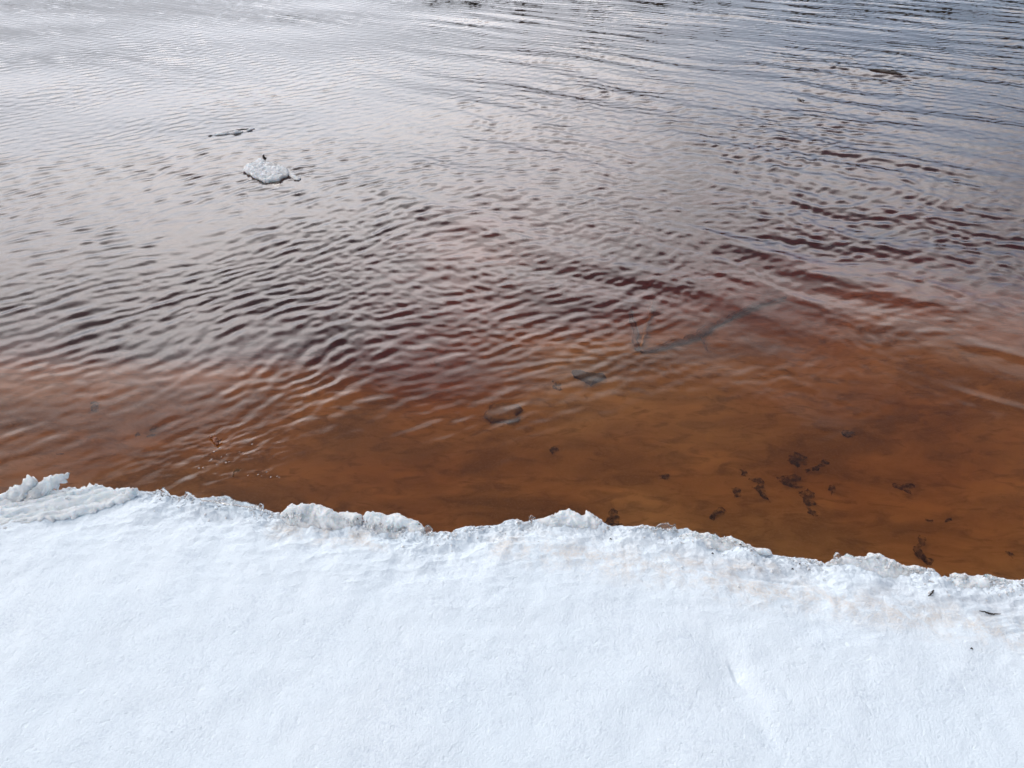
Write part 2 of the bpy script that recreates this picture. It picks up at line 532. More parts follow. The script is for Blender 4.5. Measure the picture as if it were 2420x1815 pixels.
# ------------------------------------------------------------------ river bed
def depth(x, y):
    """Depth of the bed below the water at a place."""
    d = y - lip_y(x)
    shelf = 0.95 + 0.95 * sstep(-0.3, 1.6, x) + 0.25 * fbm(x, y, 1.6, 2, 80)       # width of the shallow shelf
    z = 0.13 + 0.05 * sstep(0, 0.8, d) + (0.34 + 0.14 * (1 - sstep(-0.9, 0.1, x))) * sstep(0.75 * shelf, 1.8 * shelf, d) + 0.12 * sstep(2.5, 9, d) + 1.2 * sstep(9, 30, d)
    bar = np.exp(-(((x + 0.30) / 0.55) ** 2 + ((y - 3.9) / 0.75) ** 2))
    z = z - 0.24 * bar - 0.11 * np.exp(-(((x - 0.25) / 0.75) ** 2 + ((y - 3.0) / 0.55) ** 2))
    z = z + 0.08 * np.exp(-np.maximum(d, 0) / 0.3 - ((x + 0.2) / 0.9) ** 2)
    z = np.maximum(z, 0.10)
    z = z + 0.030 * fbm(x, y * 1.5, 0.9, 3, 82) + 0.006 * fbm(x, y, 0.16, 3, 85)
    return z


def build_bed():
    ys = np.concatenate([[-2, 0.3], np.linspace(0.9, 7, 260), np.linspace(7.2, 16, 40), [20, 28, 40, 60, 90]])
    xs = np.concatenate([[-95, -60, -35, -20, -12], np.linspace(-8, 8, 330), [12, 20, 35, 60, 95]])
    X, Y = np.meshgrid(xs, ys)
    Z = -depth(X, Y)
    far = sstep(52, 70, Y)
    Z = Z * (1 - far) + far * 1.2
    me = make_mesh("river_bed", np.stack([X, Y, Z], -1).reshape(-1, 3), grid_faces(*X.shape))
    tag(link("river_bed", me, M_SAND), "orange sandy river bed under the clear brown water", None, None, "structure")


build_bed()

# ------------------------------------------------------------------ water
rng = np.random.default_rng(7)


def wave_train(x, y, ang, spread, lmin, lmax, n, seed, wob=0.0):
    """Unit-slope sum of sines; ang = direction (deg) the crests run along."""
    r = np.random.default_rng(seed)
    h = np.zeros_like(x)
    for _ in range(n):
        lam = math.exp(r.uniform(math.log(lmin), math.log(lmax)))
        a = R(ang + r.normal(0, spread) + 90)
        k = 2 * math.pi / lam
        h += np.sin(k * (x * math.cos(a) + y * math.sin(a)) + r.uniform(0, 6.283)) / k
    return h * math.sqrt(2.0 / n)


def wave_height(x, y):
    px, py = to_px(np.stack([x, y, np.zeros_like(x)], -1))
    d = y - lip_y(x)
    dist = np.hypot(x, y)
    ph = 0.10 * fbm(x, y, 1.1, 2, 90)
    xx, yy = x + ph, y + 0.10 * fbm(x, y, 1.3, 2, 95)
    patch = 0.5 + 0.5 * np.clip(fbm(x, y, 1.4, 2, 100) * 1.6, -1, 1)
    left = 1 - sstep(-1.3, 0.6, x + 0.06 * (y - 3))
    calm = sstep(0.30, 1.55, d - 0.95 * sstep(-0.1, 1.3, x) + 0.25 * (1 - sstep(-1.2, 0.1, x)) + 0.42 * fbm(x, y, 0.75, 3, 152))         # still water under the bank
    A = wave_train(xx, yy, 34, 25, 0.050, 0.125, 60, 1)
    B = wave_train(xx, yy, -36, 9, 0.26, 0.75, 26, 2)
    B2 = wave_train(xx, yy, -26, 16, 0.07, 0.17, 36, 3)
    C = wave_train(xx, yy, 10, 45, 0.040, 0.09, 40, 4)
    Dd = wave_train(x, y, -10, 30, 1.2, 2.6, 10, 5)
    fade = 1 / (1 + (dist / 7.0) ** 3)
    h = A * (0.024 + 0.047 * left * (0.15 + 1.2 * patch) + 0.034 * (1 - left) * (0.3 + 1.2 * patch)) * (0.10 + 0.90 * calm)
    h += B * (0.008 + 0.028 * (1 - left)) * (0.08 + 0.92 * sstep(0.8, 2.2, d)) * (0.5 + 0.7 * patch)
    h += B2 * (0.012 + 0.043 * (1 - left) * (0.3 + 0.8 * patch)) * sstep(1.3, 2.5, d)
    h += C * (0.012 + 0.055 * (0.25 + 0.75 * (1 - patch)) * (0.4 + 0.6 * np.exp(-((x + 0.1) / 1.2) ** 2)) * sstep(0.4, 1.2, d)) * (0.25 + 0.75 * calm) * fade
    # long bowed wavelets running in towards the bank on the right
    ph = ((x * math.cos(R(54)) + y * math.sin(R(54))) + 0.16 * fbm(x, y, 1.0, 2, 140)) / 0.42
    crest = ((1 + np.cos(6.283 * ph)) / 2) ** 12
    h += crest * 0.0032 * sstep(-0.2, 1.0, x) * sstep(0.75, 1.4, d) * (1 - 0.7 * sstep(2.6, 4.5, d)) * np.clip(0.35 + 1.3 * fbm(x, y, 0.6, 2, 144), 0, 1)
    h += Dd * 0.012 * sstep(0.3, 1.5, d)
    # ruffled water around the drifting husk, the floe and the frosted twig
    for (qx, qy, amp, rad, sc) in ((560, 1066, 0.0015, 0.22, 0.06), (520, 1085, 0.0007, 0.12, 0.03), (420, 1095, 0.0006, 0.22, 0.07), (645, 408, 0.0020, 0.25, 0.08), (545, 316, 0.0012, 0.2, 0.07)):
        c = at_z(qx, qy)
        u_, v_ = (x - c[0]) * 0.9 + (y - c[1]) * 0.45, (y - c[1]) * 0.9 - (x - c[0]) * 0.45
        h += amp * (1 - 2 * np.abs(fbm(u_ * 0.55, v_ * 1.3, sc, 2, int(qx)))) * np.exp(-((u_ / rad) ** 2 + (v_ / rad * 1.3) ** 2))
    return h * (1 - sstep(25, 60, dist) * 0.8)


def build_water():
    ys = [0.75]
    while ys[-1] < 16:
        ys.append(ys[-1] + 0.0060 + 0.0024 * max(0, ys[-1] - 1.3))
    while ys[-1] < 66:
        ys.append(ys[-1] * 1.04)
    ys = np.array(ys)
    t = np.concatenate([[-9, -5, -3, -2.2, -1.7], np.linspace(-1.35, 1.35, 800), [1.7, 2.2, 3, 5, 9]])
    Y = np.repeat(ys[:, None], len(t), 1)
    X = t[None, :] * (0.72 + 0.57 * Y)
    Z = wave_height(X, Y)
    dens = 1 - sstep(1.35, 1.7, np.abs(t))[None, :] * 0.9
    Z *= dens
    nr, nc = X.shape
    top = np.stack([X, Y, Z], -1).reshape(-1, 3)
    idx = np.arange(nr * nc).reshape(nr, nc)
    ring = np.concatenate([idx[0, :], idx[1:, -1], idx[-1, -2::-1], idx[-2:0:-1, 0]])
    low = top[ring].copy()
    low[:, 2] = -3.5
    n0 = nr * nc
    nxt = np.roll(np.arange(len(ring)), -1)
    skirt = np.stack([ring, n0 + np.arange(len(ring)), n0 + nxt, ring[nxt]], -1)
    quads = np.concatenate([grid_faces(nr, nc), skirt])
    me = make_mesh("water", np.concatenate([top, low]), quads, [n0 + np.arange(len(ring))[::-1]])
    tag(link("water", me, M_WATER), "rippled peat-brown river water reflecting a pale sky", None, None, "structure")
    print("water", nr, nc)


build_water()


# ------------------------------------------------------------------ far bank and its forest (seen only mirrored in the ripples)
def build_far_bank():
    xs = np.linspace(-140, 140, 90)
    yb = 58 - 0.10 * xs + 3 * np.sin(xs / 17)
    prof = [(-4, -2.0), (0, 0.05), (1.5, 0.7), (5, 1.4), (60, 3.0)]
    P = np.array([[(x, y + dy, dz + 0.2 * math.sin(x * 0.7 + dy)) for x, y in zip(xs, yb)] for dy, dz in prof])
    me = make_mesh("far_bank", P.reshape(-1, 3), grid_faces(len(prof), len(xs)))
    tag(link("far_bank", me, M_SNOW), "snowy far bank across the river", None, None, "structure")
    r = random.Random(4)
    V, Fc = [], []
    for _ in range(420):
        x = r.uniform(-140, 140)
        back = r.uniform(3, 22)
        y = float(np.interp(x, xs, yb)) + back
        hgt = r.uniform(4.4, 8.2) * (0.75 + 0.25 * min(1, max(0, (x + 40) / 60)))
        if x < -8:
            hgt *= 0.55
        rad = hgt * r.uniform(0.15, 0.22)
        tiers = 7
        for k in range(tiers):
            z0 = 1.6 + hgt * (0.08 + 0.86 * k / tiers)
            z1 = 1.6 + hgt * min(1.0, 0.08 + 0.86 * (k + 1.7) / tiers)
            rr = rad * (1 - k / tiers) ** 0.85
            n = 9
            base = len(V)
            for j in range(n):
                a = 6.283 * j / n + r.uniform(-0.2, 0.2)
                q = rr * r.uniform(0.6, 1.25)
                V.append((x + q * math.cos(a), y + q * math.sin(a), z0 - 0.12 * q + r.uniform(-0.1, 0.1)))
            V.append((x, y, z1))
            for j in range(n):
                Fc.append((base + j, base + (j + 1) % n, base + n))
        base = len(V)
        for j in range(5):
            a = 6.283 * j / 5
            V.append((x + 0.12 * math.cos(a), y + 0.12 * math.sin(a), 0.8))
        V.append((x, y, 1.6 + hgt * 0.5))
        for j in range(5):
            Fc.append((base + j, base + (j + 1) % 5, base + 5))
    me = make_mesh("distant_forest", np.array(V), np.array(Fc), smooth=False)
    tag(link("distant_forest", me, M_NEEDLE), "dark conifer forest along the far bank", None, None, "stuff")


build_far_bank()


# ------------------------------------------------------------------ solid pieces grown from an outline
def inside(poly, p):
    x, y = p[:, 0], p[:, 1]
    r = np.zeros(len(p), bool)
    for (x0, y0), (x1, y1) in zip(poly, np.roll(poly, -1, 0)):
        c = ((y0 > y) != (y1 > y)) & (x < (x1 - x0) * (y - y0) / (y1 - y0 + 1e-12) + x0)
        r ^= c
    return r


def edge_dist(poly, p):
    best = np.full(len(p), 1e9)
    for a, b in zip(poly, np.roll(poly, -1, 0)):
        ab = b - a
        t = np.clip(((p - a) @ ab) / max(ab @ ab, 1e-12), 0, 1)
        best = np.minimum(best, np.linalg.norm(p - a - t[:, None] * ab, axis=1))
    return best


def resample(poly, step):
    out = []
    for a, b in zip(poly, np.roll(poly, -1, 0)):
        n = max(1, int(np.linalg.norm(b - a) / step))
        out += [a + (b - a) * k / n for k in range(n)]
    return np.array(out)


def slab_mesh(name, pts, normal, res, up, down, edge, noise, seed, jag=0.3, hole=None, nscale=0.03, grit=0.0, strata=0.0):
    """Closed rounded body: outline points on a plane, swelling `up` above and `down` below it."""
    n = np.array(normal, float)
    n /= np.linalg.norm(n)
    e1 = np.cross([0, 1, 0], n)
    e1 /= np.linalg.norm(e1)
    e2 = np.cross(n, e1)
    o = pts.mean(0)

    def flat(q):
        return np.stack([(q - o) @ e1, (q - o) @ e2], -1)
    poly = resample(flat(pts), res)
    poly = poly + jag * res * np.stack([fbm(poly[:, 0], poly[:, 1], res * 2.5, 2, seed), fbm(poly[:, 0], poly[:, 1], res * 2.5, 2, seed + 9)], -1) * 1.6
    poly = poly + jag * 0.004 * np.stack([fbm(poly[:, 0], poly[:, 1], 0.012, 3, seed + 5), fbm(poly[:, 0], poly[:, 1], 0.012, 3, seed + 6)], -1)
    loops = [poly]
    if hole is not None:
        loops.append(resample(flat(hole), res * 0.7))
    lo, hi = poly.min(0), poly.max(0)
    gx, gy = np.meshgrid(np.arange(lo[0], hi[0], res), np.arange(lo[1], hi[1], res))
    g = np.stack([gx.ravel(), gy.ravel()], -1)
    rg = np.random.default_rng(seed)
    g = g + rg.uniform(-0.25, 0.25, g.shape) * res
    g = g[inside(poly, g)]
    if len(g):
        g = g[edge_dist(poly, g) > res * 0.5]
    if len(loops) > 1 and len(g):
        g = g[~inside(loops[1], g)]
        g = g[edge_dist(loops[1], g) > res * 0.5]
    allp = np.concatenate(loops + ([g] if len(g) else []))
    edges, s0 = [], 0
    for L in loops:
        k = len(L)
        edges += [(s0 + i, s0 + (i + 1) % k) for i in range(k)]
        s0 += k
    co, _, fa, *_ = delaunay_2d_cdt([Vector(q) for q in allp], edges, [], 0, 1e-7)
    co = np.array([tuple(c) for c in co])
    tri = np.array([f for f in fa])
    cen = co[tri].mean(1)
    keep = inside(poly, cen)
    if len(loops) > 1:
        keep &= ~inside(loops[1], cen)
    tri = tri[keep]
    dist = np.minimum.reduce([edge_dist(L, co) for L in loops])
    onb = dist < 1e-6
    f = np.sqrt(np.clip(1 - (1 - np.clip(dist / edge, 0, 1)) ** 2, 0, 1))
    h = up * f + noise * f * (fbm(co[:, 0], co[:, 1], nscale, 5, seed + 3, 0.62) + 0.5 * (1 - 2 * np.abs(fbm(co[:, 0], co[:, 1], nscale * 1.7, 2, seed + 17))))
    h = h + 0.45 * noise * f * np.round(2.5 * fbm(co[:, 0], co[:, 1], nscale * 0.8, 3, seed + 51)) / 2.5
    h = h + grit * f * (1 - 2 * np.abs(fbm(co[:, 0], co[:, 1], 0.011, 3, seed + 71, 0.6)))
    if strata:
        su, sv = co[:, 0] * 0.94 + co[:, 1] * 0.34, -co[:, 0] * 0.34 + co[:, 1] * 0.94
        h = h + strata * f * (1 - 2.2 * np.abs(fbm(su * 0.12, sv + 0.01 * fbm(su, sv, 0.1, 2, seed), 0.035, 4, seed + 81, 0.6)))
    b = -down * f + 0.4 * noise * f * fbm(co[:, 0], co[:, 1], nscale, 3, seed + 30)
    top = o + co[:, :1] * e1 + co[:, 1:] * e2 + h[:, None] * n
    bot = o + co[:, :1] * e1 + co[:, 1:] * e2 + b[:, None] * n
    nv = len(co)
    mp_ = np.where(onb, np.arange(nv), np.arange(nv) + nv)
    a_, b_, c_ = co[tri[:, 0]], co[tri[:, 1]], co[tri[:, 2]]
    cw = ((b_ - a_)[:, 0] * (c_ - a_)[:, 1] - (b_ - a_)[:, 1] * (c_ - a_)[:, 0]) < 0
    tri[cw] = tri[cw][:, ::-1]
    V = np.concatenate([top, bot])
    T = np.concatenate([tri, mp_[tri][:, ::-1]])
    used = np.unique(T)
    re_ = np.zeros(len(V), int)
    re_[used] = np.arange(len(used))
    V, T = V[used], re_[T]
    base = V.mean(0)
    base[2] = V[:, 2].min()
    me = make_mesh(name, V - base, T)
    return me, base


def on_plane(px, p0, n):
    px = np.array(px, float)
    d = ray(px[:, 0], px[:, 1])
    c = np.array([0, 0, CAM_Z])
    n = np.array(n, float)
    t = ((p0 - c) @ n) / (d @ n)
    return c + d * t[:, None]


def piece(name, outline, foot, z0, n, mat, label, cat, res=0.008, up=0.008, down=0.02, edge=0.015, noise=0.004, seed=1, jag=0.5, hole=None, group=None, nscale=0.03, grit=0.0025, strata=0.0):
    """A block of ice: its outline lies on the plane through the foot point with normal n."""
    p0 = at_z(foot[0], foot[1], z0)
    pts = on_plane(outline, p0, n)
    hp = on_plane(hole, p0, n) if hole else None
    me, base = slab_mesh(name, pts, n, res, up, down, edge, noise, seed, jag, hp, nscale, grit, strata)
    o = link(name, me, mat)
    o.location = base
    return tag(o, label, cat, group)


def lip_pts(x0, x1, dy, step=14):
    xs_ = np.arange(x0, x1, step)
    return list(zip(xs_, np.interp(xs_, LIPX, LIPY) + dy))


# shelves and blocks of ice along the lip
piece("ice_shelf", [(-70, 1168)] + lip_pts(-40, 330, -2) + [(325, 1168), (289, 1187), (253, 1197), (217, 1210), (181, 1221), (108, 1231), (54, 1247), (0, 1259), (-70, 1275)],
      (150, 1200), 0.166, (0, -0.10, 1), M_ICE, "smooth white ice shelf with a stepped front edge, under the upright ice fins", "ice shelf",
      res=0.005, up=0.006, down=0.022, edge=0.010, noise=0.003, seed=11, nscale=0.06, grit=0.0015, strata=0.007, jag=1.2)
piece("ice_fin", [(50, 1192), (62, 1172), (78, 1152), (90, 1141), (100, 1133), (108, 1127), (124, 1123), (145, 1120), (153, 1118), (159, 1122), (158, 1128), (154, 1131), (155, 1138), (149, 1143), (142, 1146), (136, 1153), (118, 1164), (95, 1180), (70, 1194)],
      (60, 1192), 0.165, (0.15, -0.55, 0.8), M_FIN, "larger ice fin tilted up to the right with a shaded hollow beneath", "ice fin",
      res=0.0035, up=0.006, down=0.012, edge=0.010, noise=0.003, seed=12, grit=0.002, jag=1.3)
piece("ice_fin", [(-60, 1210), (-30, 1188), (0, 1178), (10, 1174), (14, 1163), (24, 1153), (33, 1147), (45, 1143), (52, 1139), (55, 1134), (63, 1128), (72, 1124), (80, 1127), (83, 1133), (87, 1138), (86, 1144), (82, 1149), (66, 1168), (52, 1190), (30, 1196), (0, 1204)],
      (20, 1195), 0.160, (-0.1, -0.5, 0.85), M_FIN, "smaller rounded ice fin at the edge of the photo, leaning out over the water", "ice fin",
      res=0.0035, up=0.008, down=0.014, edge=0.012, noise=0.004, seed=13, grit=0.002, jag=1.3)
piece("ice_block", [(661, 1222), (665, 1213), (673, 1205), (681, 1198), (691, 1190), (702, 1193), (714, 1190), (726, 1192), (738, 1189), (750, 1193), (763, 1194), (772, 1199), (783, 1202), (795, 1210), (806, 1210), (820, 1208), (834, 1211), (844, 1213), (856, 1218), (858, 1240), (846, 1252), (820, 1263), (770, 1269), (720, 1261), (684, 1246)],
      (750, 1260), 0.138, (0, -0.45, 0.9), M_ICE_DIRTY, "lumpy cream-stained ice block joined to the block with the hole", "ice block",
      res=0.0032, up=0.018, down=0.02, edge=0.03, noise=0.007, seed=14, nscale=0.05)
piece("ice_block", [(857, 1222), (862, 1213), (868, 1208), (885, 1210), (901, 1212), (915, 1216), (926, 1213), (938, 1212), (948, 1217), (958, 1222), (972, 1226), (986, 1231), (994, 1237), (999, 1242), (1010, 1252), (1004, 1264), (984, 1281), (955, 1283), (925, 1283), (890, 1274), (864, 1256)],
      (930, 1278), 0.132, (0, -0.45, 0.9), M_ICE, "white ice block pierced by a small dark hole", "ice block",
      res=0.0032, up=0.016, down=0.02, edge=0.028, noise=0.006, seed=15, nscale=0.045,
      hole=[(944, 1255), (949, 1250), (956, 1247), (962, 1249), (962, 1259), (955, 1256)])
piece("ice_mound", [(1266, 1231), (1278, 1227), (1292, 1220), (1302, 1219), (1312, 1213), (1320, 1211), (1328, 1205), (1336, 1207), (1344, 1202), (1354, 1208), (1365, 1213), (1377, 1218), (1382, 1213), (1387, 1208), (1394, 1210), (1401, 1214), (1410, 1222), (1418, 1225), (1428, 1236), (1412, 1254), (1370, 1264), (1320, 1260), (1280, 1247)],
      (1350, 1258), 0.135, (0, -0.40, 0.9), M_ICE, "knobbly crystalline ice mound standing highest in the middle of the lip", "ice mound",
      res=0.0032, up=0.014, down=0.02, edge=0.03, noise=0.008, seed=16, nscale=0.035)
piece("ice_crust", [(1640, 1257), (1656, 1261), (1672, 1259), (1686, 1266), (1700, 1271), (1712, 1272), (1723, 1268), (1736, 1274), (1750, 1279), (1764, 1287), (1778, 1291), (1796, 1297), (1815, 1298), (1826, 1309), (1790, 1314), (1740, 1312), (1690, 1304), (1650, 1296), (1600, 1289), (1606, 1266)],
      (1720, 1300), 0.146, (0, -0.12, 1), M_ICE, "long low white ice crust above the grey wet hollow", "ice crust",
      res=0.0035, up=0.012, down=0.018, edge=0.018, noise=0.006, seed=17, nscale=0.05)
piece("ice_crust", [(1949, 1334), (1962, 1325), (1972, 1319), (2000, 1315), (2027, 1317), (2046, 1315), (2053, 1307), (2066, 1309), (2078, 1309), (2090, 1318), (2105, 1325), (2124, 1334), (2142, 1339), (2158, 1338), (2175, 1341), (2202, 1346), (2214, 1354), (2225, 1361), (2205, 1372), (2170, 1375), (2138, 1378), (2100, 1376), (2060, 1371), (2000, 1356)],
      (2080, 1355), 0.144, (0, -0.15, 1), M_ICE, "wedge of white ice crust with a ledge shadow, beside the forked twig", "ice crust",
      res=0.0035, up=0.014, down=0.02, edge=0.02, noise=0.006, seed=18, nscale=0.05)
piece("ice_crust", [(2240, 1366), (2246, 1358), (2253, 1354), (2264, 1356), (2276, 1357), (2300, 1361), (2322, 1361), (2340, 1365), (2359, 1368), (2390, 1372), (2420, 1370), (2480, 1380), (2490, 1402), (2420, 1401), (2380, 1406), (2330, 1398), (2290, 1403), (2258, 1393)],
      (2360, 1390), 0.143, (0, -0.12, 1), M_ICE, "white ice crust running out of the photo beyond the wedge of crust", "ice crust",
      res=0.0035, up=0.014, down=0.02, edge=0.02, noise=0.006, seed=19, nscale=0.05)

CH = "clear ice chips along the lip"
chips = [
    ([(378, 1160), (384, 1152), (390, 1154), (396, 1158), (403, 1170), (392, 1176), (380, 1172)], "rounded clear ice chip on the lip between shelf and glassy plate"),
    ([(434, 1172), (438, 1162), (444, 1161), (452, 1166), (458, 1174), (446, 1180), (434, 1178)], "glinting clear ice chip just beside the thin glassy plate"),
    ([(470, 1178), (490, 1175), (510, 1173), (527, 1170), (538, 1171), (545, 1175), (552, 1182), (580, 1186), (608, 1193), (602, 1201), (560, 1197), (520, 1191), (480, 1185)], "long thin glassy ice plate on the lip below the drifting husk"),
    ([(608, 1203), (610, 1192), (615, 1187), (621, 1190), (626, 1203), (616, 1208)], "upright clear ice chip between glassy plate and cream-stained block"),
    ([(1001, 1252), (1004, 1246), (1011, 1240), (1017, 1244), (1023, 1250), (1022, 1259), (1008, 1264)], "square ice chip against the end of the block with the hole"),
    ([(1250, 1235), (1251, 1222), (1256, 1217), (1263, 1219), (1268, 1226), (1262, 1229), (1257, 1226), (1258, 1236)], "tiny hooked ice curl sticking up before the crystalline mound"),
    ([(1548, 1250), (1554, 1241), (1566, 1235), (1580, 1235), (1588, 1241), (1597, 1238), (1598, 1246), (1578, 1254), (1560, 1255)], "lacy clear ice shards over a dark gap in the lip"),
    ([(1682, 1274), (1684, 1265), (1689, 1260), (1696, 1265), (1697, 1275), (1689, 1278)], "small round bead of clear ice on the long low crust"),
    ([(1969, 1324), (1971, 1307), (1976, 1304), (1981, 1307), (1989, 1310), (1987, 1321)], "squarish clear ice chip at the start of the wedge crust"),
    ([(1994, 1319), (1998, 1309), (2004, 1307), (2012, 1310), (2022, 1318), (2008, 1323)], "low clear ice chip midway along the wedge crust"),
    ([(2320, 1364), (2330, 1356), (2340, 1357), (2350, 1360), (2364, 1369), (2342, 1371)], "flat grey glassy ice chip on the last ice crust"),
]
for k, (ol, lab) in enumerate(chips):
    cx_, cy_ = np.mean([q[0] for q in ol]), max(q[1] for q in ol)
    piece("ice_chip", ol, (cx_, cy_), 0.160, (0.1 * math.sin(k * 2.1), -0.5, 0.85), M_CLEAR, lab, "ice chip", res=0.0045, up=0.006, down=0.008, edge=0.008, noise=0.003, seed=40 + k, jag=0.35, group=CH, nscale=0.015)

# ------------------------------------------------------------------ floating ice and drift
fl = piece("ice_floe", [(574, 400), (578, 394), (584, 391), (592, 386), (601, 383), (608, 378), (617, 376), (630, 381), (644, 386), (652, 388), (660, 391), (670, 394), (679, 399), (683, 406), (680, 413), (668, 418), (658, 424), (645, 425), (631, 429), (620, 427), (612, 422), (600, 417), (590, 410)],
           (630, 405), 0.015, (0, -0.02, 1), M_FLOE, "square white ice floe drifting on the grey water", "ice floe", res=0.006, up=0.005, down=0.030, edge=0.010, noise=0.008, seed=60, nscale=0.05, jag=0.9, grit=0.003)
me, base = slab_mesh("meltwater_tongue", on_plane([(678, 404), (688, 408), (700, 416), (712, 421), (706, 426), (694, 424), (684, 416)], at_z(690, 415, 0.006), (0, 0, 1)), (0, 0, 1), 0.008, 0.006, 0.012, 0.012, 0.004, 61)
tn = link("ice_tongue", me, M_FLOE, fl)
tn.location = Vector(base) - fl.location
me, base = slab_mesh("underwater_foot", on_plane([(630, 428), (655, 424), (664, 432), (664, 448), (652, 450), (640, 440)], at_z(645, 436, -0.03), (0, 0, 1)), (0, 0, 1), 0.01, 0.005, 0.02, 0.015, 0.003, 62)
tn = link("underwater_foot", me, M_FLOE, fl)
tn.location = Vector(base) - fl.location


def tube_mesh(name, pts, radii, seed=0, sides=7, wob=0.15):
    """A knotty stick along a path, with closed ends."""
    pts = np.array(pts, float)
    seg = [pts[0]]
    rad = [radii[0]]
    for k in range(len(pts) - 1):
        for j in range(1, 5):
            t = j / 4
            seg.append(pts[k] * (1 - t) + pts[k + 1] * t)
            rad.append(radii[k] * (1 - t) + radii[k + 1] * t)
    seg, rad = np.array(seg), np.array(rad)
    rg = np.random.default_rng(seed)
    seg[1:-1] += rg.normal(0, 0.25, seg[1:-1].shape) * rad[1:-1, None]
    rad = rad * (1 + rg.uniform(-wob, wob, len(rad)))
    V = []
    for k, p in enumerate(seg):
        d = seg[min(k + 1, len(seg) - 1)] - seg[max(k - 1, 0)]
        d /= np.linalg.norm(d)
        a = np.cross(d, [0.1, 0.2, 1.0])
        a /= np.linalg.norm(a)
        b = np.cross(d, a)
        for j in range(sides):
            w = 2 * math.pi * j / sides
            V.append(p + rad[k] * (math.cos(w) * a + math.sin(w) * b))
    n = len(seg)
    q = []
    for k in range(n - 1):
        for j in range(sides):
            q.append((k * sides + j, k * sides + (j + 1) % sides, (k + 1) * sides + (j + 1) % sides, (k + 1) * sides + j))
    V = np.array(V)
    base = V.mean(0)
    base[2] = V[:, 2].min()
    me = make_mesh(name, V - base, np.array(q), [list(range(sides))[::-1], [(n - 1) * sides + j for j in range(sides)]])
    return me, base


def stick(name, pts, radii, mat, label, cat, seed=0, group=None, parent=None):
    me, base = tube_mesh(name, pts, radii, seed)
    o = link(name, me, mat, parent)
    if parent:
        o.location = Vector(base) - parent.location
        return o
    o.location = base
    return tag(o, label, cat, group)


def wpx(lst, z):
    return [at_z(a, b, z) for a, b in lst]


# upright stub behind the floe
p = at_z(623, 376, 0.0)
stick("floating_stub", [p + [0, 0, -0.02], p + [0.004, 0, 0.012], p + [-0.004, 0.01, 0.014], p + [0.006, 0.01, 0.019]], [0.006, 0.010, 0.006, 0.009], M_TWIG, "short dark wooden stub poking up just behind the ice floe", "twig", 3)
# frosted twig beyond the floe
ft = stick("frosted_twig", wpx([(494, 324), (510, 318), (530, 314), (550, 311), (572, 306), (598, 305)], 0.004), [0.010, 0.005, 0.006, 0.007, 0.008, 0.007], M_TWIG, "thin dark frosted twig afloat beyond the ice floe", "twig", 4)
for k, (a, b) in enumerate((((500, 321), (545, 315)), ((540, 316), (574, 312)), ((585, 309), (601, 303)))):
    me, base = tube_mesh("frost", wpx([a, ((a[0] + b[0]) / 2, (a[1] + b[1]) / 2), b], 0.007), [0.007, 0.013, 0.006], 8 + k)
    o = link("frost_rim", me, M_FLOE, ft)
    o.location = Vector(base) - ft.location
stick("driftwood", wpx([(2056, 164), (2075, 166), (2100, 170), (2126, 174), (2132, 176)], 0.014), [0.006, 0.014, 0.018, 0.010, 0.004], M_TWIG, "dark piece of driftwood floating far out towards the upper corner", "driftwood", 5)
stick("driftwood", wpx([(1884, 232), (1892, 236), (1901, 238)], 0.006), [0.003, 0.006, 0.004], M_TWIG, "tiny dark driftwood speck floating nearer than the long piece", "driftwood", 6)


# ------------------------------------------------------------------ under water
def bed_pt(px, py, lift=0.004):
    """Where the bent sight line meets the bed."""
    px, py = np.atleast_1d(np.asarray(px, float)), np.atleast_1d(np.asarray(py, float))
    s0 = at_z(px, py, 0.0)
    d = ray(px, py)
    ci = -d[:, 2]
    e = 1 / 1.333
    k = np.sqrt(1 - e * e * (1 - ci * ci))
    t = e * d
    t[:, 2] = -k
    p = s0.copy()
    for _ in range(6):
        zz = -depth(p[:, 0], p[:, 1]) + lift
        p = s0 + t * (zz / t[:, 2])[:, None]
    return p


def bed_piece(name, outline, mat, label, cat, seed, up=0.002, down=0.002, res=0.007, noise=0.003, group=None, jag=0.6):
    ol = np.array(outline, float)
    pts = bed_pt(ol[:, 0], ol[:, 1])
    pts[:, 2] = pts[:, 2].max()
    me, base = slab_mesh(name, pts, (0, 0, 1), res, up, down, 0.008, noise, seed, jag)
    o = link(name, me, mat)
    o.location = base
    return tag(o, label, cat, group)


def blob(cx, cy, rx, ry, ang, seed, n=15, rough=0.35):
    r = np.random.default_rng(seed)
    a = np.arange(n) * 2 * math.pi / n
    q = 1 + r.uniform(-rough, rough, n)
    x, y = rx * q * np.cos(a), ry * q * np.sin(a)
    c, s = math.cos(R(ang)), math.sin(R(ang))
    return list(zip(cx + x * c - y * s, cy + x * s + y * c))


